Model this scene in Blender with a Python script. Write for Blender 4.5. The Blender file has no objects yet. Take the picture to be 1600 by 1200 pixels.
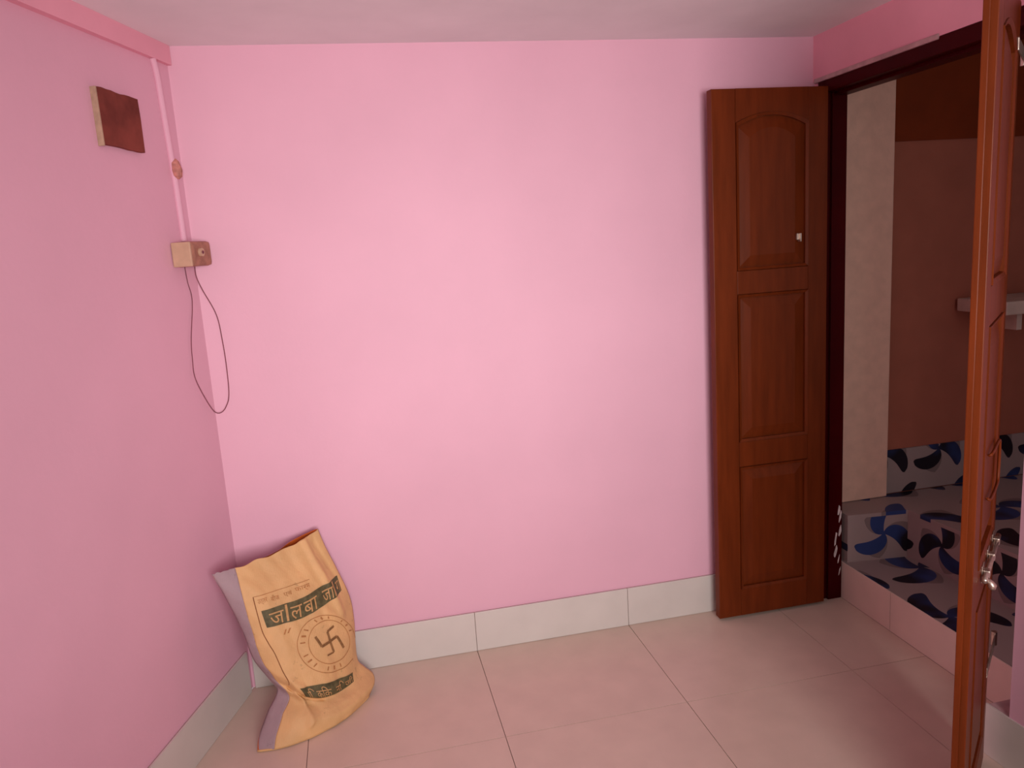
import bpy, bmesh, math, random
from mathutils import Vector, Matrix, noise
from math import sin, cos, pi, sqrt

random.seed(7)
scene = bpy.context.scene
COL = scene.collection

# ------------------------------------------------------------------ camera
cam_d = bpy.data.cameras.new('camera')
cam_d.sensor_width = 36.0
cam_d.lens = 1203.47 / 1600 * 36.0
cam_d.clip_start = 0.02
cam = bpy.data.objects.new('camera', cam_d)
COL.objects.link(cam)
yaw, pitch, roll = 0.19686, 0.181378, -0.066049
fwd = Vector((sin(yaw) * cos(pitch), cos(yaw) * cos(pitch), -sin(pitch)))
rgt = Vector((cos(yaw), -sin(yaw), 0))
upv = rgt.cross(fwd)
r2 = rgt * cos(roll) + upv * sin(roll)
u2 = -rgt * sin(roll) + upv * cos(roll)
CP = Vector((-0.329404, -2.663858, 1.4962))
cam.matrix_world = Matrix(((r2.x, u2.x, -fwd.x, CP.x), (r2.y, u2.y, -fwd.y, CP.y),
                           (r2.z, u2.z, -fwd.z, CP.z), (0, 0, 0, 1)))
scene.camera = cam

# ------------------------------------------------------------------ light
world = bpy.data.worlds.new('world')
scene.world = world
world.use_nodes = True
bg = world.node_tree.nodes['Background']
bg.inputs[0].default_value = (0.95, 0.97, 1.0, 1)
bg.inputs[1].default_value = 0.42


def area_light(name, loc, target, sx, sy, power, color, spread=180):
    l = bpy.data.lights.new(name, 'AREA')
    l.shape = 'RECTANGLE'
    l.size, l.size_y, l.energy, l.color = sx, sy, power, color
    l.spread = math.radians(spread)
    o = bpy.data.objects.new(name, l)
    COL.objects.link(o)
    o.location = loc
    o.rotation_euler = (Vector(target) - Vector(loc)).to_track_quat('-Z', 'Y').to_euler()
    return o


# daylight through the window behind the camera, and through the far opening of the lobby
area_light('window_daylight', (0.14, -3.74, 1.27), (0.08, 0, 0.98), 1.3, 1.2, 26.0, (1.0, 0.98, 0.97), 80)
area_light('lobby_daylight', (2.0, -2.2, 1.5), (1.9, 0, 1.0), 0.6, 1.2, 2.1, (1.0, 0.95, 0.93))

scene.view_settings.view_transform = 'Standard'
scene.view_settings.look = 'None'
scene.view_settings.gamma = 1
scene.view_settings.use_curve_mapping = False
scene.view_settings.exposure = 0.0


# ------------------------------------------------------------------ materials
class N:
    """tiny node-expression helper"""
    def __init__(s, mat):
        s.t = mat.node_tree
        s.x = 0

    def node(s, kind, **kw):
        n = s.t.nodes.new(kind)
        for k, v in kw.items():
            setattr(n, k, v)
        return n

    def put(s, sock, v):
        if isinstance(v, bpy.types.NodeSocket):
            s.t.links.new(v, sock)
        else:
            sock.default_value = v

    def m(s, op, a, b=0.0, c=0.0):
        n = s.node('ShaderNodeMath', operation=op)
        s.put(n.inputs[0], a)
        s.put(n.inputs[1], b)
        s.put(n.inputs[2], c)
        return n.outputs[0]

    def noise(s, scale, detail=3, vec=None, rough=0.5):
        n = s.node('ShaderNodeTexNoise')
        n.inputs['Scale'].default_value = scale
        n.inputs['Detail'].default_value = detail
        n.inputs['Roughness'].default_value = rough
        if vec is not None:
            s.t.links.new(vec, n.inputs['Vector'])
        return n.outputs['Fac']

    def obj(s, scale=None):
        tc = s.node('ShaderNodeTexCoord')
        v = tc.outputs['Object']
        if scale:
            mp = s.node('ShaderNodeMapping')
            mp.inputs['Scale'].default_value = scale
            s.t.links.new(v, mp.inputs['Vector'])
            v = mp.outputs['Vector']
        return v

    def ramp(s, fac, p0, c0, p1, c1):
        n = s.node('ShaderNodeValToRGB')
        e = n.color_ramp.elements
        e[0].position, e[0].color = p0, c0
        e[1].position, e[1].color = p1, c1
        s.t.links.new(fac, n.inputs['Fac'])
        return n.outputs['Color']

    def mix(s, fac, a, b):
        n = s.node('ShaderNodeMix', data_type='RGBA')
        s.put(n.inputs[0], fac)
        s.put(n.inputs[6], a)
        s.put(n.inputs[7], b)
        return n.outputs[2]

    def bump(s, h, strength, dist):
        n = s.node('ShaderNodeBump')
        n.inputs['Strength'].default_value = strength
        n.inputs['Distance'].default_value = dist
        s.t.links.new(h, n.inputs['Height'])
        return n.outputs['Normal']


def lin(r, g, b):
    f = lambda c: c / 12.92 if c <= 0.04045 else ((c + 0.055) / 1.055) ** 2.4
    return (f(r / 255), f(g / 255), f(b / 255), 1)


def new_mat(name, rough=0.6, spec=0.3):
    m = bpy.data.materials.new(name)
    m.use_nodes = True
    b = m.node_tree.nodes['Principled BSDF']
    b.inputs['Roughness'].default_value = rough
    b.inputs['Specular IOR Level'].default_value = spec
    return m, b, N(m)


def shade(c, k):
    return (c[0] * k, c[1] * k, c[2] * k, 1)


def mottled(name, col, var=0.08, scale=6, rough=0.6, spec=0.3, bump=0.0, bscale=80, metal=0.0, stretch=None):
    m, b, n = new_mat(name, rough, spec)
    v = n.obj(stretch)
    f = n.noise(scale, 4, v)
    n.put(b.inputs['Base Color'], n.ramp(f, 0.3, shade(col, 1 - var), 0.7, shade(col, 1 + var)))
    b.inputs['Metallic'].default_value = metal
    if bump:
        n.put(b.inputs['Normal'], n.bump(n.noise(bscale, 3, v), bump, 0.004))
    return m


PINK = (0.845, 0.465, 0.575, 1)
M = {}
M['pink'] = mottled('pink_wall_paint', PINK, 0.035, 2.2, 0.55, 0.25, 0.12, 60)
M['coral'] = mottled('coral_beam_paint', (0.9, 0.41, 0.5, 1), 0.05, 4, 0.55, 0.25, 0.15, 50)
M['ceiling'] = mottled('whitewashed_ceiling', (0.92, 0.88, 0.89, 1), 0.05, 3, 0.8, 0.1, 0.1, 40)
M['tile'] = mottled('cream_floor_tile', (0.72, 0.56, 0.46, 1), 0.04, 9, 0.30, 0.4)
M['riser'] = mottled('pinkish_riser_tile', (0.80, 0.62, 0.54, 1), 0.04, 9, 0.4, 0.3)
M['skirt'] = mottled('cream_skirting_tile', (0.7, 0.63, 0.58, 1), 0.04, 7, 0.35, 0.4)
M['grout'] = mottled('dark_grout', (0.40, 0.27, 0.23, 1), 0.1, 30, 0.9, 0.1)
M['plaster'] = mottled('rough_plaster', (0.55, 0.36, 0.36, 1), 0.15, 25, 0.9, 0.1, 0.4, 60)
M['wood'] = mottled('varnished_brown_wood', (0.158, 0.0275, 0.0058, 1), 0.16, 5, 0.36, 0.12, 0.04, 30, 0, (9, 9, 1.0))
M['maroon'] = mottled('maroon_gloss_paint', (0.05, 0.0006, 0.0015, 1), 0.15, 6, 0.4, 0.06)
M['metal'] = mottled('worn_steel', (0.62, 0.50, 0.42, 1), 0.2, 40, 0.35, 0.5, 0.1, 90, 0.85)
M['rust'] = mottled('rust_stained_clip', (0.55, 0.22, 0.18, 1), 0.3, 60, 0.7, 0.2)
M['board'] = mottled('brown_hardboard', (0.215, 0.05, 0.036, 1), 0.3, 12, 0.8, 0.15, 0.3, 70)
M['board_edge'] = mottled('pale_board_edge', (0.48, 0.32, 0.22, 1), 0.2, 30, 0.8, 0.1)
M['boxbrown'] = mottled('grimy_wooden_box', (0.42, 0.19, 0.13, 1), 0.25, 35, 0.6, 0.2, 0.2, 60)
M['boxcream'] = mottled('yellowed_cream_plastic', (0.60, 0.38, 0.25, 1), 0.08, 30, 0.45, 0.35)
M['wire'] = mottled('thin_brown_wire', (0.22, 0.065, 0.085, 1), 0.1, 20, 0.6, 0.2)
M['pillar'] = mottled('cream_pillar_paint', (0.8, 0.48, 0.37, 1), 0.06, 20, 0.8, 0.1, 0.3, 70)
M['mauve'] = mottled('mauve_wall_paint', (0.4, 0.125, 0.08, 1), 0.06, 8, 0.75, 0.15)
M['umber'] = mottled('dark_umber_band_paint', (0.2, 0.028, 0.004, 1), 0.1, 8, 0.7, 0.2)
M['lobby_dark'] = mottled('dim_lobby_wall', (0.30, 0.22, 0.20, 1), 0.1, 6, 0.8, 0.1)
M['chip'] = mottled('white_chipped_plaster', (0.75, 0.62, 0.60, 1), 0.2, 60, 0.9, 0.1)
M['shelfstone'] = mottled('pale_stone_slab', (0.62, 0.45, 0.38, 1), 0.1, 20, 0.6, 0.3)
M['winframe'] = mottled('window_brown_frame', (0.12, 0.03, 0.01, 1), 0.1, 8, 0.5, 0.3)


def woven(name, col, var=0.12):
    m, b, n = new_mat(name, 0.55, 0.3)
    v = n.obj()
    big = n.noise(9, 4, v)
    c = n.ramp(big, 0.3, shade(col, 1 - var), 0.7, shade(col, 1 + var * 0.6))
    # grime blotches on the cloth itself
    dirt = n.noise(21, 5, v, 0.65)
    fac = n.m('MULTIPLY', n.m('GREATER_THAN', dirt, 0.66), 0.35)
    c = n.mix(fac, c, shade(col, 0.45))
    n.put(b.inputs['Base Color'], c)
    wv = n.node('ShaderNodeTexWave', wave_type='BANDS', bands_direction='X')
    wv.inputs['Scale'].default_value = 120
    n.t.links.new(v, wv.inputs['Vector'])
    h = n.m('ADD', n.m('MULTIPLY', n.noise(38, 4, v), 1.0), n.m('MULTIPLY', wv.outputs['Fac'], 0.05))
    n.put(b.inputs['Normal'], n.bump(h, 0.55, 0.006))
    return m


M['sack'] = woven('orange_yellow_woven_plastic', (0.8, 0.47, 0.21, 1))
M['gusset'] = woven('lavender_woven_plastic', (0.42, 0.29, 0.31, 1), 0.1)
M['shine_through'] = mottled('orange_shine_through', (0.62, 0.13, 0.02, 1), 0.15, 20, 0.7, 0.2)  # light passing through the thin cloth, painted as orange on its inner faces
M['inkgreen'] = mottled('olive_green_print', (0.125, 0.105, 0.05, 1), 0.35, 60, 0.6, 0.25)
M['inkbrown'] = mottled('faded_brown_print', (0.48, 0.20, 0.07, 1), 0.2, 90, 0.6, 0.25)
M['inkline'] = mottled('thin_dark_print', (0.28, 0.10, 0.035, 1), 0.2, 60, 0.6, 0.25)
M['inkemblem'] = mottled('emblem_brown_print', (0.27, 0.13, 0.05, 1), 0.3, 90, 0.6, 0.25)
M['inkpale'] = mottled('pale_letter_print', (0.62, 0.34, 0.14, 1), 0.15, 90, 0.6, 0.25)


def swirl_mat(name, ax, ay, cell=0.30, ox=0.0, oy=0.0):
    """white glazed surface printed with navy hooked pinwheels"""
    m, b, n = new_mat(name, 0.45, 0.3)
    sp = n.node('ShaderNodeSeparateXYZ')
    n.t.links.new(n.obj(), sp.inputs[0])
    X = n.m('ADD', n.m('DIVIDE', sp.outputs[ax], cell), ox)
    Y = n.m('ADD', n.m('DIVIDE', sp.outputs[ay], cell), oy)
    row = n.m('FLOOR', Y)
    X = n.m('ADD', X, n.m('MULTIPLY', row, 0.5))
    fx = n.m('SUBTRACT', n.m('FRACT', X), 0.5)
    fy = n.m('SUBTRACT', n.m('FRACT', Y), 0.5)
    r = n.m('SQRT', n.m('ADD', n.m('MULTIPLY', fx, fx), n.m('MULTIPLY', fy, fy)))
    th = n.m('ARCTAN2', fy, fx)
    ph = n.m('ADD', n.m('MULTIPLY', th, 3.0), n.m('MULTIPLY', r, 7.0))
    # three thick concave arms that taper into hooked tails
    blade = n.m('GREATER_THAN', n.m('SINE', ph), n.m('MULTIPLY_ADD', r, 4.3, -1.15))
    ins = n.m('LESS_THAN', r, 0.495)
    shape = n.m('MULTIPLY', blade, ins)
    # the hollow of every hook is filled in a washed grey
    grey = n.m('MULTIPLY', n.m('GREATER_THAN', n.m('SINE', n.m('ADD', ph, -1.1)), 0.3), n.m('LESS_THAN', r, 0.40))
    base = n.mix(n.m('MULTIPLY', grey, 0.6), (0.37, 0.27, 0.255, 1), (0.14, 0.095, 0.095, 1))
    navy = n.ramp(n.noise(5, 2, n.obj()), 0.45, (0.012, 0.008, 0.014, 1), 0.6, (0.03, 0.05, 0.17, 1))
    n.put(b.inputs['Base Color'], n.mix(shape, base, navy))
    return m


M['swirl_floor'] = swirl_mat('swirl_print_floor', 0, 1, 0.36, 0.2, 0.1)
M['swirl_front'] = swirl_mat('swirl_print_front', 0, 2, 0.26, 0.65, 0.50)
M['swirl_side'] = swirl_mat('swirl_print_side', 1, 2, 0.26, 0.1, 0.50)


# ------------------------------------------------------------------ mesh helpers
def link(name, me, mats, parent=None):
    o = bpy.data.objects.new(name, me)
    for m in (mats if isinstance(mats, (list, tuple)) else [mats]):
        me.materials.append(m)
    COL.objects.link(o)
    if parent:
        o.parent = parent
    return o


def mesh_from(name, verts, faces):
    me = bpy.data.meshes.new(name)
    me.from_pydata([tuple(v) for v in verts], [], faces)
    me.update()
    return me


class MB:
    def __init__(s):
        s.bm = bmesh.new()

    def box(s, x0, x1, y0, y1, z0, z1, bevel=0.0):
        vs = [s.bm.verts.new((x, y, z)) for x in (x0, x1) for y in (y0, y1) for z in (z0, z1)]
        q = [(0, 1, 3, 2), (4, 6, 7, 5), (0, 4, 5, 1), (2, 3, 7, 6), (0, 2, 6, 4), (1, 5, 7, 3)]
        fs = [s.bm.faces.new([vs[i] for i in f]) for f in q]
        if bevel:
            es = list({e for f in fs for e in f.edges})
            bmesh.ops.bevel(s.bm, geom=es, offset=bevel, segments=2, affect='EDGES', profile=0.6)
        return s

    def prism(s, poly, z0, z1):
        """polygon (x, y) extruded in z"""
        a = [s.bm.verts.new((p[0], p[1], z0)) for p in poly]
        b = [s.bm.verts.new((p[0], p[1], z1)) for p in poly]
        s.bm.faces.new(list(reversed(a)))
        s.bm.faces.new(b)
        k = len(poly)
        for i in range(k):
            s.bm.faces.new((a[i], a[(i + 1) % k], b[(i + 1) % k], b[i]))
        return s

    def sweep(s, pts, rad, seg=10, cap=True):
        pts = [Vector(p) for p in pts]
        rings = []
        ref = Vector((0.31, 0.17, 0.93))
        for i, p in enumerate(pts):
            d = (pts[min(i + 1, len(pts) - 1)] - pts[max(i - 1, 0)]).normalized()
            if abs(d.dot(ref)) > 0.98:
                ref = Vector((1, 0.1, 0))
            a = (ref - d * ref.dot(d)).normalized()
            ref = a
            c = d.cross(a)
            r = rad[i] if isinstance(rad, (list, tuple)) else rad
            rings.append([s.bm.verts.new(p + (a * cos(2 * pi * k / seg) + c * sin(2 * pi * k / seg)) * r) for k in range(seg)])
        for A, B in zip(rings, rings[1:]):
            for k in range(seg):
                s.bm.faces.new((A[k], A[(k + 1) % seg], B[(k + 1) % seg], B[k]))
        if cap:
            s.bm.faces.new(list(reversed(rings[0])))
            s.bm.faces.new(rings[-1])
        return s

    def build(s, name, mat, parent=None, smooth=False):
        bmesh.ops.recalc_face_normals(s.bm, faces=s.bm.faces)
        me = bpy.data.meshes.new(name)
        s.bm.to_mesh(me)
        s.bm.free()
        if smooth:
            me.shade_smooth()
        return link(name, me, mat, parent)


def smooth_path(pts, n=8):
    P = [Vector(p) for p in pts]
    P = [P[0]] + P + [P[-1]]
    out = []
    for i in range(1, len(P) - 2):
        for k in range(n):
            t = k / n
            a, b, c, d = P[i - 1], P[i], P[i + 1], P[i + 2]
            out.append(0.5 * ((2 * b) + (c - a) * t + (2 * a - 5 * b + 4 * c - d) * t * t + (3 * b - a - 3 * c + d) * t ** 3))
    out.append(P[-2])
    return out


def empty(name, loc=(0, 0, 0), rz=0.0):
    o = bpy.data.objects.new(name, None)
    o.empty_display_size = 0.1
    COL.objects.link(o)
    o.location = loc
    o.rotation_euler = (0, 0, rz)
    return o


def tag(o, label=None, cat=None, kind=None, group=None):
    if label:
        o['label'] = label
    if cat:
        o['category'] = cat
    if kind:
        o['kind'] = kind
    if group:
        o['group'] = group
    return o


def clip(poly, a, b, c):
    """keep the side a*x + b*y >= c"""
    out = []
    for i, p in enumerate(poly):
        q = poly[(i + 1) % len(poly)]
        dp, dq = a * p[0] + b * p[1] - c, a * q[0] + b * q[1] - c
        if dp >= 0:
            out.append(p)
        if dp * dq < 0:
            t = dp / (dp - dq)
            out.append((p[0] + (q[0] - p[0]) * t, p[1] + (q[1] - p[1]) * t))
    return out


# ------------------------------------------------------------------ room shell
H = 2.155
XL, XR = -0.81, 1.394
SL = 0.32                                   # the left wall is skewed: x = XL + SL*y
YR = -3.6                                   # wall behind the camera
LT = Vector((-SL, -1, 0)).normalized()      # along the left wall, towards the camera
LN = Vector((1, -SL, 0)).normalized()       # out of the left wall, into the room


def lw(s, d, z):
    return Vector((XL, 0, 0)) + LT * s + LN * d + Vector((0, 0, z))


def left_slab(mb, s0, s1, d0, d1, z0, z1):
    mb.prism([tuple(lw(s0, d0, 0)[:2]), tuple(lw(s1, d0, 0)[:2]), tuple(lw(s1, d1, 0)[:2]), tuple(lw(s0, d1, 0)[:2])], z0, z1)
    return mb


# floor
fl = MB().prism([(-2.1, YR - 0.1), (1.49, YR - 0.1), (1.49, 0.0), (-0.81, 0.0)], -0.08, -0.006).build('floor', M['grout'])
tag(fl, 'cream tiled floor of the pink room', None, 'structure')
J = 0.0011
xs = [-2.4 + 0.6 * i for i in range(8)]
ys = [-0.545 - 0.6 * i for i in range(7)]
ys = [0.055] + ys
for i in range(len(xs) - 1):
    for j in range(len(ys) - 1):
        x0, x1, y1, y0 = xs[i] + J, xs[i + 1] - J, ys[j] - J, ys[j + 1] + J
        x1 = min(x1, 1.485)
        y1 = min(y1, -0.001)
        y0 = max(y0, YR)
        if x1 - x0 < 0.02 or y1 - y0 < 0.02:
            continue
        poly = [(x0, y0), (x1, y0), (x1, y1), (x0, y1)]
        poly = clip(poly, 1, -SL, XL + 0.002)
        # cut round the thick stretch of the right wall
        if len(poly) < 3:
            continue
        if x0 < 1.30 < x1 and y0 < -1.08:
            a = clip(clip(poly, 0, 1, -1.012), -1, 0, -1.485)
            b_ = clip(clip(poly, 0, -1, 1.012), -1, 0, -1.285)
            parts = [a, b_]
        elif x0 >= 1.2 and y0 < -1.08:
            parts = [clip(poly, -1, 0, -1.285)]
        else:
            parts = [poly]
        for pl in parts:
            if len(pl) >= 3:
                MB().prism(pl, -0.0055, 0.0).build('tile', M['tile'], fl)

# back wall
bw = MB().box(-1.0, 1.455, 0.0, 0.075, 0.0, H + 0.1).build('wall_back', M['pink'])
tag(bw, None, None, 'structure')
# left wall
b = MB()
left_slab(b, -0.02, 3.95, -0.15, 0.0, 0.0, H + 0.1)
w = b.build('wall_left', M['pink'])
tag(w, None, None, 'structure')
# shallow beam along the top of the left wall
b = MB()
b.prism([tuple(lw(0.0, 0, 0)[:2]), tuple(lw(3.7, 0, 0)[:2]), tuple(lw(3.7, 0.06, 0)[:2]), tuple(lw(0.0, 0.014, 0)[:2])], 2.098, H)
tag(b.build('trim_1', M['coral']), 'coral pink beam along the top of the left wall', None, 'structure')
# right wall: lintel over the doorway and the thick stretch nearer the camera
b = MB()
b.box(XR, 1.50, -1.09, 0.0, 1.9985, H + 0.1)
b.box(1.40, 1.455, -0.03, 0.0, 0.0, 1.9985)
wr = b.build('wall_right', M['coral'])
tag(wr, None, None, 'structure')
b = MB()
b.prism([(1.288, -1.086), (1.50, -1.086), (1.50, YR), (1.60, YR - 0.1), (1.42, YR - 0.1)], 0.0, H + 0.1)
near_w = b.build('near_wall', M['pink'], wr)
b = MB()
b.prism([(1.290, -1.016), (1.385, -1.016), (1.385, -1.086), (1.292, -1.086)], 0.0, 0.150)
b.build('plaster_stub', M['plaster'], wr)
# rough plaster lip under the lintel
b = MB()
b.box(XR - 0.006, XR + 0.01, -0.62, -0.012, 1.990, 2.006, 0.003)
b.build('plaster_lip', M['plaster'], wr)
# wall behind the camera with its window opening
b = MB()
b.box(-2.2, -0.6, YR - 0.12, YR, 0, H + 0.1)
b.box(1.1, 1.6, YR - 0.12, YR, 0, H + 0.1)
b.box(-0.6, 1.1, YR - 0.12, YR, 0, 0.85)
b.box(-0.6, 1.1, YR - 0.12, YR, 2.05, H + 0.1)
tag(b.build('wall_rear', M['pink']), None, None, 'structure')
w1 = empty('window_1', (0.25, YR - 0.06, 0.85))
tag(w1, None, None, 'structure')
b = MB()
for x in (-0.83, 0.83):
    b.box(x - 0.02, x + 0.02, -0.03, 0.03, 0.0, 1.2)
for z in (0.02, 1.18):
    b.box(-0.81, 0.81, -0.03, 0.03, z - 0.02, z + 0.02)
b.build('window_frame', M['winframe'], w1)
for k in range(5):
    MB().sweep([(-0.55 + 0.275 * k, 0, 0.04), (-0.55 + 0.275 * k, 0, 1.16)], 0.007, 8).build('bar', M['winframe'], w1)
# ceiling
tag(MB().box(-2.2, 1.50, YR - 0.12, 0.0, H, H + 0.10).build('ceiling', M['ceiling']), None, None, 'structure')

# ------------------------------------------------------------------ skirtings
SK = 0.1535
bb = MB().box(XL + 0.01, XR, -0.006, 0.0, 0.0, SK - 0.002).build('baseboard_back', M['grout'])
tag(bb, 'cream tile skirting along the back wall', None, 'structure')
e = [-0.80, -0.6, 0.0, 0.6, 1.2, 1.385]
for a, c in zip(e, e[1:]):
    MB().box(a + 0.0008, c - 0.0008, -0.013, -0.006, 0.001, SK, 0.0012).build('tile', M['skirt'], bb)
b = MB()
left_slab(b, 0.03, 3.75, 0.0, 0.004, 0.0, SK - 0.002)
bl = b.build('baseboard_left', M['grout'])
tag(bl, 'cream tile skirting along the left wall', None, 'structure')
s = 0.03
while s < 3.7:
    b = MB()
    left_slab(b, s + 0.001, min(s + 0.6, 3.74) - 0.001, 0.004, 0.010, 0.001, SK)
    b.build('tile', M['skirt'], bl)
    s += 0.6
br = MB().prism([(1.284, -1.014), (1.290, -1.014), (1.292, -1.09), (1.42, YR), (1.412, YR)], 0.0, SK - 0.004).build('baseboard_right', M['grout'])
tag(br, 'cream tile skirting along the near right wall', None, 'structure')
y = -1.013
while y > YR + 0.05:
    y2 = max(y - 0.6, YR + 0.01)
    f = lambda yy: 1.280 + (-1.013 - yy) * 0.0505
    MB().prism([(f(y - .001), y - 0.001), (f(y - .001) + 0.005, y - 0.001), (f(y2 + .001) + 0.005, y2 + 0.001), (f(y2 + .001), y2 + 0.001)],
               0.001, SK).build('tile', M['skirt'], br)
    y -= 0.6

# ------------------------------------------------------------------ door frame (maroon)
df = empty('trim_2', (XR, -0.5, 0))
tag(df, 'maroon painted door frame of the double doorway', None, 'structure')


def local(o, mb_fn, name, mat):
    """build a child whose vertices are written in world coordinates"""
    ob = mb_fn.build(name, mat, o)
    ob.matrix_parent_inverse = Matrix.LocRotScale(o.location, o.rotation_euler, None).inverted()
    return ob


b = MB()
b.box(XR, 1.484, -0.062, -0.03, 0.0, 1.998, 0.003)
b.box(1.425, 1.484, -0.074, -0.060, 0.0, 1.960, 0.002)
local(df, b, 'jamb', M['maroon'])
b = MB()
b.box(XR, 1.484, -1.075, -1.010, 0.0, 1.998, 0.003)
local(df, b, 'jamb', M['maroon'])
b = MB()
b.box(XR, 1.484, -1.010, -0.062, 1.950, 1.998, 0.003)
b.box(1.430, 1.484, -1.010, -0.062, 1.938, 1.952, 0.002)
local(df, b, 'head', M['maroon'])
# chipped white plaster along the foot of the far jamb
for k in range(7):
    zc = 0.12 + 0.043 * k + random.uniform(-.008, .008)
    hh = random.uniform(0.018, 0.034)
    xc = 1.474 + random.uniform(-.006, .004) - (0.018 if k in (2, 3) else 0)
    ww = random.uniform(0.002, 0.006)
    poly = []
    for i in range(9):
        a = 2 * pi * i / 9
        poly.append((xc + cos(a) * ww * random.uniform(.6, 1.3) + sin(a) * 0.004, zc + sin(a) * hh * random.uniform(.7, 1.1)))
    vs = [(p[0], -0.0745, p[1]) for p in poly] + [(p[0], -0.0765, p[1]) for p in poly]
    fc = [list(range(9)), list(range(17, 8, -1))] + [[i, (i + 1) % 9, 9 + (i + 1) % 9, 9 + i] for i in range(9)]
    ob = link('plaster_chip', mesh_from('plaster_chip', vs, fc), M['chip'], df)
    ob.matrix_parent_inverse = Matrix.Translation(df.location).inverted()

# riser under the doorway
st = MB().box(1.491, 1.56, -1.0, -0.03, -0.006, 0.145).build('trim_3', M['grout'])
tag(st, 'pinkish tiled riser of the doorway step', None, 'structure')
for y0, y1 in ((-0.36, -0.062), (-0.96, -0.36), (-1.01, -0.96)):
    MB().box(1.486, 1.491, y0 + 0.001, y1 - 0.001, 0.0, 0.152, 0.001).build('tile', M['riser'], st)


# ------------------------------------------------------------------ door leaves
def arch_top(x0, x1, z, rise, n=14):
    return [(x0 + (x1 - x0) * k / n, z + rise * (1 - (2 * k / n - 1) ** 2)) for k in range(n + 1)]


def extr(mb, poly, y0, y1, inner=None, yi=None):
    """polygon (x, z) from depth y0 to y1; with inner the front bevels up to that smaller outline at depth yi"""
    bm = mb.bm
    A = [bm.verts.new((p[0], y0, p[1])) for p in poly]
    B = [bm.verts.new((p[0], y1, p[1])) for p in poly]
    k = len(poly)
    bm.faces.new(A)
    for i in range(k):
        bm.faces.new((A[i], A[(i + 1) % k], B[(i + 1) % k], B[i]))
    if inner:
        Cc = [bm.verts.new((p[0], yi, p[1])) for p in inner]
        for i in range(k):
            bm.faces.new((B[i], B[(i + 1) % k], Cc[(i + 1) % k], Cc[i]))
        bm.faces.new(list(reversed(Cc)))
    else:
        bm.faces.new(list(reversed(B)))
    return mb


def door_leaf(name, loc, rz, label, wd=0.448, th=0.034):
    """hinge edge at local x=0, leaf runs to x=-wd, shown face at y=-th"""
    root = empty(name, loc, rz)
    tag(root, label, 'door', 'structure')
    z0, z1 = 0.012, 1.966
    sl, sr = 0.090, 0.076                       # free-side stile, hinge-side stile
    yb, yf = 0.0, -th
    rec = yf + 0.011                            # bottom of the sunk moulding
    MB().box(-wd, -wd + sl, yf, yb, z0, z1, 0.002).build('stile', M['wood'], root)
    MB().box(-sr, 0, yf, yb, z0, z1, 0.002).build('stile', M['wood'], root)
    xa, xb = -wd + sl + 0.0005, -sr - 0.0005
    rails = [(z0, 0.120), (0.612, 0.708), (1.258, 1.342)]
    for a, c in rails:
        MB().box(xa, xb, yf, yb, a, c, 0.0015).build('rail', M['wood'], root)
    top = [(xb, z1), (xa, z1)] + arch_top(xa, xb, 1.853, 0.034)
    b = MB()
    extr(b, top, yb, yf)
    b.build('rail', M['wood'], root)
    for a, c, arch in ((0.1205, 0.6115, False), (0.7085, 1.2575, False), (1.3425, 1.853, True)):
        def outline(m):
            if arch:
                return [(xb - m, a + m), ] + list(reversed(arch_top(xa + m, xb - m, c - m, 0.034))) + [(xa + m, a + m)]
            return [(xb - m, a + m)] + [(xb - m, c - m), (xa + m, c - m)] + [(xa + m, a + m)]
        b = MB()
        extr(b, outline(0.0), yb - 0.004, rec)
        b.build('panel', M['wood'], root)
        # raised field with a broad sloping bevel
        b = MB()
        extr(b, outline(0.014), rec + 0.001, rec - 0.0015, outline(0.052), yf + 0.001)
        b.build('raised_field', M['wood'], root)
        # thin moulding bead round the field
        b = MB()
        o1, o2 = outline(0.001), outline(0.011)
        k = len(o1)
        bm = b.bm
        ring = [[bm.verts.new((p[0], d, p[1])) for p in q] for q, d in ((o1, rec), (o1, yf - 0.003), (o2, yf + 0.001), (o2, rec))]
        for A, B in zip(ring, ring[1:]):
            for i in range(k):
                bm.faces.new((A[i], A[(i + 1) % k], B[(i + 1) % k], B[i]))
        b.build('moulding', M['wood'], root)
    return root


dA = door_leaf('door_1', (1.388, -0.068, 0), 0.0, 'dark brown panelled door leaf folded back against the pink back wall')
b = MB()
b.box(-0.128, -0.114, -0.044, -0.034, 1.438, 1.462, 0.002)
b.box(-0.119, -0.114, -0.052, -0.036, 1.432, 1.462, 0.001)
tag(b.build('latch_keep', M['metal'], dA), 'small bright metal latch keep')
for z in (0.30, 1.05, 1.72):
    MB().sweep([(0.003, -0.018, z), (0.003, -0.018, z + 0.075)], 0.006, 10).build('hinge', M['maroon'], dA)

angB = math.atan2(0.661, 0.750)
dB = door_leaf('door_2', (1.250, -1.047, 0), angB, 'orange-brown panelled door leaf standing open edge-on at the right', wd=0.46, th=0.026)
# second leaf stands swung out; y=-th is its shown face.  shift so that the face passes through the hinge line
dB.location = Vector((1.250, -1.047, 0)) - Vector((0.661, -0.750, 0)) * 0.026
# rebate strip on the meeting edge
MB().box(-0.4695, -0.460, -0.013, 0.0, 0.012, 1.966, 0.002).build('rebate_strip', M['wood'], dB)
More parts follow.
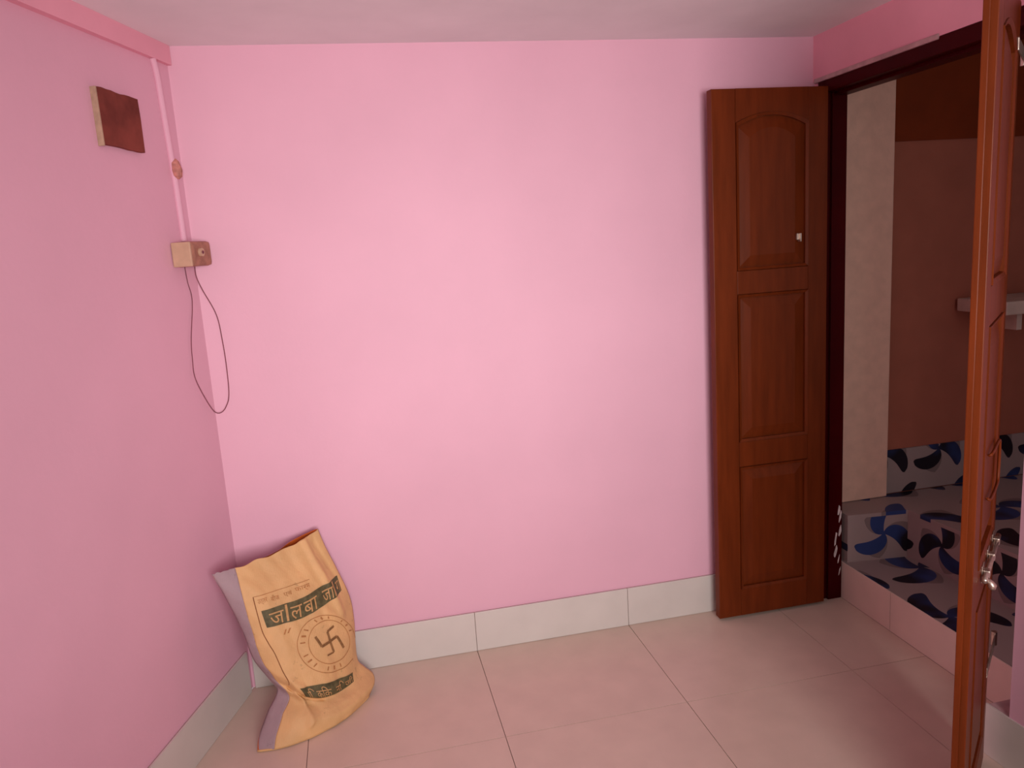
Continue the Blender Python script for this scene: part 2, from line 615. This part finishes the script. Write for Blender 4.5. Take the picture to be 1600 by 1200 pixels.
# horizontal bolt with its brackets
bolt = MB().sweep([(-0.33, -0.036, 0.672), (-0.02, -0.036, 0.672)], 0.0065, 12).build('bolt', M['metal'], dB, True)
b = MB()
b.sweep([(-0.315, -0.036, 0.672), (-0.315, -0.047, 0.664), (-0.315, -0.050, 0.658), (-0.315, -0.050, 0.650)], [0.006, 0.007, 0.010, 0.007], 10)
b.build('bolt_handle', M['metal'], bolt, True)
for x in (-0.28, -0.17, -0.06):
    b = MB()
    b.box(x - 0.018, x + 0.018, -0.0285, -0.0262, 0.652, 0.692, 0.001)
    b.box(x - 0.010, x + 0.010, -0.043, -0.0285, 0.663, 0.681, 0.003)
    b.build('bolt_bracket', M['metal'], bolt)
# pull handle: a flat loop
pts = smooth_path([(-0.27, -0.027, 0.95), (-0.26, -0.034, 0.955), (-0.14, -0.036, 0.955), (-0.115, -0.036, 0.935), (-0.115, -0.036, 0.865),
                   (-0.14, -0.036, 0.845), (-0.26, -0.034, 0.845), (-0.27, -0.027, 0.85)], 6)
MB().sweep(pts, 0.0035, 8).build('pull_handle', M['wood'], dB, True)
# strap hinges that carry the leaf on the hidden jamb
for z, n_ in ((1.865, 'hinge'), (0.30, 'hinge')):
    b = MB()
    b.box(-0.06, 0.155, -0.030, -0.026, z - 0.014, z + 0.014, 0.0015)
    b.sweep([(0.150, -0.026, z - 0.02), (0.150, -0.026, z + 0.02)], 0.008, 10)
    b.build(n_, M['metal'], dB)

# ------------------------------------------------------------------ lobby beyond the doorway
ZF = 0.152
tag(MB().prism([(1.492, -2.3), (2.75, -2.3), (2.75, 0.08), (1.492, 0.08)], ZF - 0.05, ZF).build('floor_lobby', M['swirl_floor']), None, None, 'structure')
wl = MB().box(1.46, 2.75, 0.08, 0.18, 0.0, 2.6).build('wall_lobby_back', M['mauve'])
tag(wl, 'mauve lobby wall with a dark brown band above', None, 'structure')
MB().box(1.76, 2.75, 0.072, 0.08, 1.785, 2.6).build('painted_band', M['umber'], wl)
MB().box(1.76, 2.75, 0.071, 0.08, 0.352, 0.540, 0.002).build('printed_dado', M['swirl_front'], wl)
tag(MB().box(1.470, 1.775, 0.045, 0.0795, 0.352, 2.6, 0.004).build('trim_4', M['pillar']), 'cream pillar standing just inside the lobby', None, 'structure')
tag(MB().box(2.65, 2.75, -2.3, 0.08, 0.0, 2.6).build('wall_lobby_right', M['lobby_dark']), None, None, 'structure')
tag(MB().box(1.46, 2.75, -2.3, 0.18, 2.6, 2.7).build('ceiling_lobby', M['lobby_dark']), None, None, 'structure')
# low L-shaped ledge, its faces in the same print
lg = empty('trim_5', (1.5, 0, ZF))
tag(lg, 'low ledge printed with navy swirls along the lobby walls', None, 'structure')
local(lg, MB().prism([(1.502, -0.085), (1.75, -0.115), (1.75, 0.07), (1.502, 0.07)], ZF, 0.335), 'ledge_front', M['swirl_front'])
local(lg, MB().prism([(1.7505, -0.115), (1.80, -0.90), (1.80, -2.2), (2.64, -2.2), (2.64, 0.07), (1.7505, 0.07)], ZF, 0.335), 'ledge_side', M['swirl_side'])
local(lg, MB().prism([(1.500, -0.087), (1.748, -0.117), (1.798, -0.90), (1.798, -2.2), (2.64, -2.2), (2.64, 0.07), (1.500, 0.07)], 0.335, 0.350), 'ledge_top', M['swirl_floor'])
sh = empty('wall_shelf', (2.3, -0.02, 1.10))
tag(sh, 'pale stone shelf slab on the mauve lobby wall behind the open door leaf', 'shelf')
MB().box(-0.20, 0.34, -0.16, 0.089, 0.0, 0.052, 0.006).build('slab', M['shelfstone'], sh)
for x in (-0.08, 0.24):
    b = MB()
    b.prism([(x - 0.012, -0.10), (x + 0.012, -0.10), (x + 0.012, 0.089), (x - 0.012, 0.089)], -0.07, -0.001)
    b.build('bracket', M['shelfstone'], sh)

# ------------------------------------------------------------------ brown board on the left wall
bd = empty('wall_board', tuple(lw(0.315, 0.0, 1.89)))
tag(bd, 'small square brown hardboard with pale left edge, fixed high on the left wall', 'board')
rz = math.atan2(LT.y, LT.x)
bd.rotation_euler = (0, 0, rz)           # local x runs along the wall to the camera; local +y points into the room
sgn = 1 if Matrix.Rotation(rz, 3, 'Z') @ Vector((0, 1, 0)) @ LN > 0 else -1


def board_outline():
    p = []
    n = 9
    for k in range(n + 1):
        x = -0.093 + 0.186 * k / n
        p.append((x, -0.0745 + random.uniform(-.001, .001) + 0.004 * k / n))
    p.append((0.094, 0.0))
    for k in range(n + 1):
        x = 0.093 - 0.186 * k / n
        p.append((x, 0.070 + 0.004 * (1 - k / n) + random.uniform(-.002, .002)))
    p.append((-0.095, 0.02))
    return p


ol = board_outline()
b = MB()
extr(b, ol, 0.0 + sgn * 0.003, sgn * 0.0155)
b.build('panel', M['board'], bd)
b = MB()
b.box(0.0935, 0.099, min(0, sgn * 0.0163), max(0, sgn * 0.0163), -0.076, 0.073, 0.001)
tag(b.build('edge_strip', M['board_edge'], bd), 'pale exposed left edge')
# ------------------------------------------------------------------ conduit and junction box in the corner
cd = empty('conduit_pipe', tuple(lw(0.06, 0.0, 1.565)))
tag(cd, 'pink painted conduit pipe running down the corner from the beam to the box', 'pipe')
pts = [lw(0.30, 0.030, 2.090), lw(0.094, 0.006, 2.100), lw(0.082, 0.006, 2.06), lw(0.074, 0.005, 1.97), lw(0.068, 0.005, 1.88), lw(0.060, 0.005, 1.75), lw(0.056, 0.005, 1.567)]
local(cd, MB().sweep(smooth_path(pts[1:], 6), 0.0095, 12), 'pipe', M['pink'])
b = MB()
pc = lw(0.058, 0.010, 1.785)
vs = []
b.sweep([pc + Vector((0, 0, 0.03)), pc + Vector((0, 0, 0.02)), pc + Vector((0.004, 0, -0.005)), pc + Vector((0.004, 0, -0.022)), pc + Vector((0.002, 0, -0.03))],
        [0.006, 0.0135, 0.0165, 0.014, 0.006], 12)
tag(local(cd, b, 'clip', M['rust']), 'rust-stained pipe clip')

jb = empty('junction_box', tuple(lw(0.07, 0.0, 1.487)), rz)
tag(jb, 'small cream and brown junction box in the left corner with hanging wire', 'junction box')
yy = lambda d: sgn * d
b = MB()
b.box(-0.062, 0.058, min(yy(0.001), yy(0.066)), max(yy(0.001), yy(0.066)), 0.0, 0.076, 0.012)
b.build('body', M['boxbrown'], jb)
b = MB()
b.box(0.0585, 0.066, min(yy(0.003), yy(0.064)), max(yy(0.003), yy(0.064)), 0.001, 0.075, 0.003)
tag(b.build('cover', M['boxcream'], jb), 'cream cover plate')
b = MB()
b.sweep([(0.012, yy(0.064), 0.042), (0.012, yy(0.074), 0.042)], 0.013, 16)
b.build('knob', M['boxcream'], jb)
b = MB()
b.sweep([(0.012, yy(0.0745), 0.042), (0.012, yy(0.0765), 0.042)], 0.005, 12)
b.build('keyhole', M['wire'], jb)
wp = [(-0.829, -0.066, 1.489), (-0.828, -0.06, 1.44), (-0.824, -0.05, 1.38), (-0.834, -0.095, 1.264), (-0.838, -0.10, 1.20), (-0.836, -0.11, 1.143),
      (-0.823, -0.075, 1.073), (-0.808, -0.03, 1.015), (-0.790, -0.018, 1.005), (-0.772, -0.012, 1.022), (-0.758, -0.010, 1.062), (-0.754, -0.010, 1.155), (-0.756, -0.010, 1.243),
      (-0.764, -0.010, 1.328), (-0.795, -0.018, 1.412), (-0.806, -0.028, 1.455), (-0.806, -0.03, 1.489)]
ob = MB().sweep(smooth_path(wp, 8), 0.0014, 6).build('wire', M['wire'], jb, True)
ob.matrix_parent_inverse = Matrix.LocRotScale(jb.location, jb.rotation_euler, None).inverted()

# ------------------------------------------------------------------ the sack
S = [[[-0.7525, -0.3903, 0.012], [-0.5646, -0.3495, 0.012], [-0.4072, -0.193, 0.012]], [[-0.7498, -0.3591, 0.03], [-0.5636, -0.3217, 0.03], [-0.3847, -0.1574, 0.03]], [[-0.722, -0.307, 0.0798], [-0.5628, -0.286, 0.0483], [-0.3887, -0.1054, 0.0398]], [[-0.6893, -0.2745, 0.1301], [-0.5707, -0.2729, 0.074], [-0.4124, -0.1127, 0.073]], [[-0.7096, -0.2767, 0.1759], [-0.5784, -0.266, 0.0989], [-0.4337, -0.1187, 0.1047]], [[-0.7455, -0.2825, 0.2484], [-0.5878, -0.2495, 0.169], [-0.4368, -0.1078, 0.1601]], [[-0.7667, -0.2754, 0.3364], [-0.6031, -0.2251, 0.2634], [-0.4332, -0.0872, 0.2384]], [[-0.7902, -0.272, 0.4149], [-0.6242, -0.2042, 0.3585], [-0.4399, -0.0716, 0.3235]], [[-0.8139, -0.2702, 0.4867], [-0.6439, -0.1835, 0.4488], [-0.4744, -0.0675, 0.4344]], [[-0.8266, -0.2703, 0.5208], [-0.6571, -0.1669, 0.5042], [-0.5027, -0.0664, 0.5157]], [[-0.8362, -0.2697, 0.5496], [-0.6663, -0.1619, 0.5504], [-0.5198, -0.0629, 0.5773]]]
S = [[Vector(p) for p in r] for r in S]
SV = [0, .05, .13, .21, .27, .37, .5, .65, .8, .91, 1.0]
TF = [.012, .035, .055, .035, .05, .054, .052, .05, .04, .03, .018]
TB = [.010, .02, .030, .040, .05, .055, .06, .06, .055, .050, .045]
SN = Vector((0.52467, -0.829024, 0.193494))


def cr(ys, v):
    i = 0
    while i < len(SV) - 2 and SV[i + 1] < v:
        i += 1

    def m(k):
        if k <= 0:
            return (ys[1] - ys[0]) / (SV[1] - SV[0])
        if k >= len(SV) - 1:
            return (ys[-1] - ys[-2]) / (SV[-1] - SV[-2])
        return (ys[k + 1] - ys[k - 1]) / (SV[k + 1] - SV[k - 1])
    h = SV[i + 1] - SV[i]
    t = (v - SV[i]) / h
    return (2 * t ** 3 - 3 * t * t + 1) * ys[i] + (t ** 3 - 2 * t * t + t) * h * m(i) + (-2 * t ** 3 + 3 * t * t) * ys[i + 1] + (t ** 3 - t * t) * h * m(i + 1)


SL0, SM0, SR0 = [r[0] for r in S], [r[1] for r in S], [r[2] for r in S]


def wrinkle(u, v):
    env = max(0.0, 4 * u * (1 - u)) ** 0.6
    a = noise.noise(Vector((u * 5.0, v * 3.2, 1.7))) * 0.008
    a += noise.noise(Vector((u * 11 + v * 6, v * 5.0 - u * 3, 4.1))) * 0.0045
    # long soft folds fanning up to the tucked right shoulder
    for (u0, v0, u1, v1, d, wdt) in ((0.80, 0.98, 0.86, 0.60, 0.016, 0.032), (0.90, 0.95, 0.97, 0.62, -0.012, 0.03),
                                      (0.74, 0.62, 0.93, 0.50, 0.006, 0.03), (0.24, 0.27, 0.37, 0.08, 0.010, 0.03),
                                      (0.02, 0.30, 0.20, 0.285, -0.020, 0.020), (0.20, 0.285, 0.33, 0.252, -0.018, 0.014), (0.33, 0.252, 0.52, 0.222, -0.010, 0.014), (0.05, 0.345, 0.34, 0.30, 0.010, 0.028),
                                      (0.45, 0.14, 0.75, 0.10, -0.005, 0.04)):
        dx, dy = u1 - u0, v1 - v0
        L2 = dx * dx + dy * dy
        t = min(1, max(0, ((u - u0) * dx + (v - v0) * dy) / L2))
        q = ((u - u0 - t * dx) ** 2 + (v - v0 - t * dy) ** 2) / (wdt * wdt)
        a += d * math.exp(-q)
    return a * env


def mid(u, v):
    return SL0 and cr(SL0, v) * ((1 - u) * (1 - 2 * u)) + cr(SM0, v) * (4 * u * (1 - u)) + cr(SR0, v) * (u * (2 * u - 1))


def front(u, v, off=0.0):
    s_ = max(0.0, 4 * u * (1 - u)) ** 0.55
    p = mid(u, v) + SN * (cr(TF, v) * s_ + wrinkle(u, v) + off)
    p.z = max(p.z - 0.008 * max(0.0, 1 - v / 0.06), 0.004)
    return p


def back(u, v):
    s_ = max(0.0, 4 * u * (1 - u)) ** 0.55
    k = 1.0
    if v > 0.8:
        e_ = min(1.0, max(0.0, (u - 0.50) / 0.32))
        k = 1.0 - (v - 0.8) / 0.2 * (1.0 - (0.12 + 0.98 * e_ * e_ * (3 - 2 * e_)))
    if v < 0.06:
        k *= v / 0.06
    p = mid(u, v) - SN * (cr(TB, v) * s_ * k - 0.5 * wrinkle(1 - u, v) * min(1, v / 0.06))
    p.z = max(p.z - 0.008 * max(0.0, 1 - v / 0.06), 0.003)
    p.y = min(p.y, -0.016)
    return p


LAV = [(0.0, 0.115), (0.045, 0.112), (0.14, 0.10), (0.21, 0.13), (0.26, 0.125), (0.30, 0.085), (0.36, 0.06), (0.46, 0.055), (0.62, 0.085), (0.80, 0.125), (1.0, 0.165)]


def ub(v):
    for (a, x), (c, y_) in zip(LAV, LAV[1:]):
        if v <= c:
            t = (v - a) / (c - a)
            return x + (y_ - x) * t
    return LAV[-1][1]


sk = empty('sack', (-0.60, -0.25, 0.0))
tag(sk, 'printed orange-yellow woven sack with lavender side, slumped in the left corner', 'sack')
SKI = Matrix.Translation(sk.location).inverted()


def grid(fn, us, vs):
    verts, faces = [], []
    for v in vs:
        for u in us:
            verts.append(fn(u, v))
    k = len(us)
    for j in range(len(vs) - 1):
        for i in range(k - 1):
            faces.append((j * k + i, j * k + i + 1, (j + 1) * k + i + 1, (j + 1) * k + i))
    return verts, faces


def sackpart(name, verts, faces, mats, thick=0.0, smooth=True, holder=None):
    me = mesh_from(name, verts, faces)
    if smooth:
        me.shade_smooth()
    ob = link(name, me, mats, holder or sk)
    if not holder:
        ob.matrix_parent_inverse = SKI
    if thick:
        so = ob.modifiers.new('solid', 'SOLIDIFY')
        so.thickness = thick
        so.offset = -1
        if len(mats) > 1:
            so.material_offset = 1
    return ob


NV, NU = 170, 90
vs_ = [i / NV for i in range(NV + 1)]
us_ = [i / NU for i in range(NU + 1)]


def rag(u, v):
    """slightly wavy sack mouth"""
    return v + (0.012 * noise.noise(Vector((u * 7, 0, 9))) * max(0, v - 0.85) / 0.15)


f1, q1 = grid(lambda u, v: front(ub(v) + (0.992 - ub(v)) * u, rag(u, v)), us_, vs_)
sackpart('front_cloth', f1, q1, [M['sack'], M['shine_through']], 0.0012)
f2, q2 = grid(lambda u, v: front(ub(v) * u, rag(u, v)), [i / 12 for i in range(13)], vs_)
tag(sackpart('side_gusset', f2, q2, [M['gusset'], M['shine_through']], 0.0012), 'lavender side strip')
f3, q3 = grid(lambda u, v: back(1 - u, v * (1 - 0.022 * max(0.0, 1 - (1 - u) / 0.72))), us_, vs_)
f4, q4 = grid(lambda u, v: front(0.992 + 0.008 * u, v), [0, 0.5, 1], vs_)
sackpart('back_cloth', f3 + f4, q3 + [tuple(i + len(f3) for i in q) for q in q4], [M['gusset'], M['shine_through']], 0.0012)
# stitched hem along the floor
hem = [front(i / 40, 0.0) * 0.5 + back(i / 40, 0.0) * 0.5 for i in range(41)]
ob = MB().sweep([Vector((p.x, p.y, 0.0045)) for p in hem], 0.0035, 8).build('hem', M['sack'], sk, True)
ob.matrix_parent_inverse = SKI

# ---- print on the cloth, laid on the front surface in (u, v)
D = {"b1t": [[0.212, 0.674], [0.3911, 0.7021], [0.5619, 0.7181], [0.7568, 0.747], [0.9577, 0.7648]], "b1b": [[0.2019, 0.577], [0.3611, 0.6038], [0.5267, 0.6227], [0.7344, 0.6599], [0.9328, 0.6959]], "b2t": [[0.2839, 0.3008], [0.4165, 0.3144], [0.5481, 0.3155], [0.7257, 0.3014], [0.8772, 0.2717]], "b2b": [[0.3532, 0.2544], [0.4489, 0.2466], [0.5694, 0.2345], [0.7255, 0.2135], [0.8419, 0.2146]], "bl": [[0.1931, 0.7588], [0.1715, 0.6547], [0.1519, 0.5506], [0.1641, 0.487], [0.1865, 0.4397], [0.198, 0.3553], [0.201, 0.3013]], "bt": [[0.1931, 0.7588], [0.354, 0.777], [0.5242, 0.7914], [0.6927, 0.7981]], "s1": [[0.1868, 0.7004], [0.3524, 0.7261], [0.5224, 0.7432], [0.6883, 0.7522]], "s0": [[0.1974, 0.7387], [0.3563, 0.7619], [0.5246, 0.7738], [0.6944, 0.7843]], "sm": [[0.3144, 0.5429], [0.3676, 0.5526], [0.3462, 0.5698], [0.3988, 0.5784]], "lav": [[0.1425, 0.995], [0.112, 0.7978], [0.0804, 0.6204], [0.043, 0.4624], [0.0621, 0.3335], [0.1345, 0.2613], [0.0864, 0.1447], [0.1122, 0.0451], [0.1105, 0.0232]], "top": [[0.5015, 0.995]], "ro": [[0.985, 0.3586], [0.9674, 0.3433], [0.9093, 0.3343], [0.8389, 0.333], [0.7601, 0.3374], [0.6783, 0.3453], [0.5993, 0.3559], [0.5285, 0.3697], [0.4699, 0.3872], [0.4267, 0.4088], [0.4008, 0.4345], [0.3933, 0.4643], [0.4047, 0.4976], [0.4341, 0.5327], [0.4782, 0.5652], [0.5332, 0.5911], [0.5955, 0.6077], [0.6614, 0.6132], [0.7275, 0.6069], [0.7906, 0.5885], [0.849, 0.5577], [0.9016, 0.5159], [0.9471, 0.468], [0.985, 0.4103]], "ri": [[0.8905, 0.4253], [0.874, 0.4035], [0.8413, 0.3889], [0.7965, 0.3813], [0.7444, 0.3795], [0.6894, 0.3826], [0.6356, 0.3897], [0.5868, 0.4005], [0.5461, 0.4147], [0.516, 0.4323], [0.4981, 0.4529], [0.4932, 0.4761], [0.5016, 0.5012], [0.5224, 0.5266], [0.5535, 0.5497], [0.5926, 0.568], [0.637, 0.5797], [0.684, 0.5835], [0.731, 0.5786], [0.7756, 0.565], [0.816, 0.5432], [0.85, 0.5151], [0.875, 0.484], [0.8898, 0.4531]], "sw": [[0.6868, 0.5265], [0.7081, 0.4267], [0.7569, 0.5421], [0.6016, 0.4699], [0.7643, 0.488], [0.5692, 0.519], [0.815, 0.4212], [0.6344, 0.4261], [0.6909, 0.4789]]}


def poly_at(pl, t):
    k = len(pl) - 1
    x = min(max(t, 0), 1) * k
    i = min(int(x), k - 1)
    f = x - i
    if k >= 3:
        P = [pl[max(i - 1, 0)], pl[i], pl[i + 1], pl[min(i + 2, k)]]
        o = []
        for c in (0, 1):
            a, b_, c_, d_ = (p[c] for p in P)
            o.append(0.5 * (2 * b_ + (c_ - a) * f + (2 * a - 5 * b_ + 4 * c_ - d_) * f * f + (3 * b_ - a - 3 * c_ + d_) * f ** 3))
        return o
    return [pl[i][0] + (pl[i + 1][0] - pl[i][0]) * f, pl[i][1] + (pl[i + 1][1] - pl[i][1]) * f]


def band_map(top, bot, off):
    def fn(x, y):
        a, c = poly_at(top, x), poly_at(bot, x)
        return front(c[0] + (a[0] - c[0]) * y, c[1] + (a[1] - c[1]) * y, off)
    return fn


def strip(name, pl, width, mat, off=0.0016, closed=False, n=60):
    """thin printed line along a (u, v) polyline, width in metres"""
    pts = []
    if closed:
        k = len(pl)
        for j in range(n + 1):
            x = j / n * k
            i = int(x) % k
            f = x - int(x)
            P = [pl[(i + q) % k] for q in (-1, 0, 1, 2)]
            uv = []
            for c in (0, 1):
                a, b_, c_, d_ = (p[c] for p in P)
                uv.append(0.5 * (2 * b_ + (c_ - a) * f + (2 * a - 5 * b_ + 4 * c_ - d_) * f * f + (3 * b_ - a - 3 * c_ + d_) * f ** 3))
            pts.append(uv)
    else:
        pts = [poly_at(pl, j / n) for j in range(n + 1)]
    P3 = [front(min(0.99, u), v, off) for u, v in pts]
    verts, faces = [], []
    for i, p in enumerate(P3):
        d = (P3[min(i + 1, n)] - P3[max(i - 1, 0)])
        if d.length < 1e-6:
            d = Vector((1, 0, 0))
        c = SN.cross(d.normalized()).normalized() * width / 2
        verts += [p - c, p + c]
    for i in range(n):
        faces.append((2 * i, 2 * i + 1, 2 * i + 3, 2 * i + 2))
    return sackpart(name, verts, faces, [mat])


def text_mesh(body):
    cu = bpy.data.curves.new('lettering', 'FONT')
    cu.body = body
    cu.resolution_u = 4
    o = bpy.data.objects.new('lettering', cu)
    COL.objects.link(o)
    me = bpy.data.meshes.new_from_object(o.evaluated_get(bpy.context.evaluated_depsgraph_get()))
    bpy.data.objects.remove(o)
    bm = bmesh.new()
    bm.from_mesh(me)
    bmesh.ops.triangulate(bm, faces=bm.faces)
    for _ in range(2):
        lg_ = [e_ for e_ in bm.edges if e_.calc_length() > 0.22]
        if lg_:
            bmesh.ops.subdivide_edges(bm, edges=lg_, cuts=1)
            bmesh.ops.triangulate(bm, faces=bm.faces)
    bm.verts.index_update()
    vs = [v.co.copy() for v in bm.verts]
    fs = [[v.index for v in f.verts] for f in bm.faces]
    bm.free()
    return vs, fs


def letter(body, fn, x0, x1, y0, y1, mat, name='lettering', holder=None):
    vs, fs = text_mesh(body)
    ax, bx = min(v.x for v in vs), max(v.x for v in vs)
    ay, by = min(v.y for v in vs), max(v.y for v in vs)
    out = [fn(x0 + (v.x - ax) / (bx - ax) * (x1 - x0), y0 + (v.y - ay) / (by - ay) * (y1 - y0)) for v in vs]
    return sackpart(name, out, fs, [mat], smooth=False, holder=holder)


BANDS = []
for t_, b_ in (('b1t', 'b1b'), ('b2t', 'b2b')):
    fn = band_map(D[t_], D[b_], 0.0016)
    v_, f_ = grid(lambda u, v: fn(u, v), [i / 48 for i in range(49)], [i / 6 for i in range(7)])
    BANDS.append(sackpart('printed_band', v_, f_, [M['inkgreen']]))
fn = band_map(D['b1t'], D['b1b'], 0.0030)
for body, x0, x1 in (('ज', 0.09, 0.26), ('।', 0.285, 0.315), ('ल', 0.35, 0.50), ('बा', 0.52, 0.68), ('जा', 0.75, 0.86), ('।', 0.865, 0.885), ('ग', 0.91, 0.985)):
    letter(body, fn, x0, x1, 0.08, 0.74 if body != '।' else 0.95, M['inkpale'], holder=BANDS[0])
fn = band_map(D['b2t'], D['b2b'], 0.0030)
for body, x0, x1 in (('ाि', 0.12, 0.26), ('किक', 0.30, 0.58), ('नि', 0.66, 0.80), ('जी', 0.82, 0.97)):
    letter(body, fn, x0, x1, 0.12, 0.86, M['inkpale'], holder=BANDS[1])
fn = band_map(D['s0'], D['s1'], 0.0020)
for body, x0, x1 in (('उत्तर', 0.06, 0.22), ('बीज', 0.28, 0.42), ('एवं', 0.50, 0.64), ('फार्म', 0.70, 0.95)):
    letter(body, fn, x0, x1, 0.05, 0.95, M['inkbrown'], 'small_lettering')
sm = D['sm']
fn = lambda x, y_: front(sm[0][0] + (sm[1][0] - sm[0][0]) * x + (sm[2][0] - sm[0][0]) * y_, sm[0][1] + (sm[1][1] - sm[0][1]) * x + (sm[2][1] - sm[0][1]) * y_, 0.002)
letter('॥', fn, 0, 1, 0, 1, M['inkbrown'], 'small_lettering')
strip('border_line', D['bl'], 0.0028, M['inkline'])
strip('border_line', D['bt'], 0.0016, M['inkbrown'])
strip('emblem_ring', D['ro'][2:24], 0.0020, M['inkbrown'])
strip('emblem_ring', D['ri'], 0.0020, M['inkbrown'], closed=True)
# ring of small letters between the two circles
ro, ri = D['ro'], D['ri']
for k in range(4, 23):
    if k % 4 == 3:
        continue
    a = [ro[k][0] * 0.75 + ri[k][0] * 0.25, ro[k][1] * 0.75 + ri[k][1] * 0.25]
    c = [ro[k][0] * 0.3 + ri[k][0] * 0.7, ro[k][1] * 0.3 + ri[k][1] * 0.7]
    strip('ring_letter', [a, c], 0.0055 if k % 2 else 0.004, M['inkbrown'], n=4)
sw = D['sw']
cx = sw[8]
for chain, wd_ in (([sw[2], sw[0], cx, sw[1]], 0.0075), ([sw[1], sw[7]], 0.005), ([sw[5], sw[3], cx, sw[4], sw[6]], 0.0085)):
    for a, c in zip(chain, chain[1:]):
        strip('emblem', [a, c], wd_, M['inkemblem'], off=0.0022, n=10)
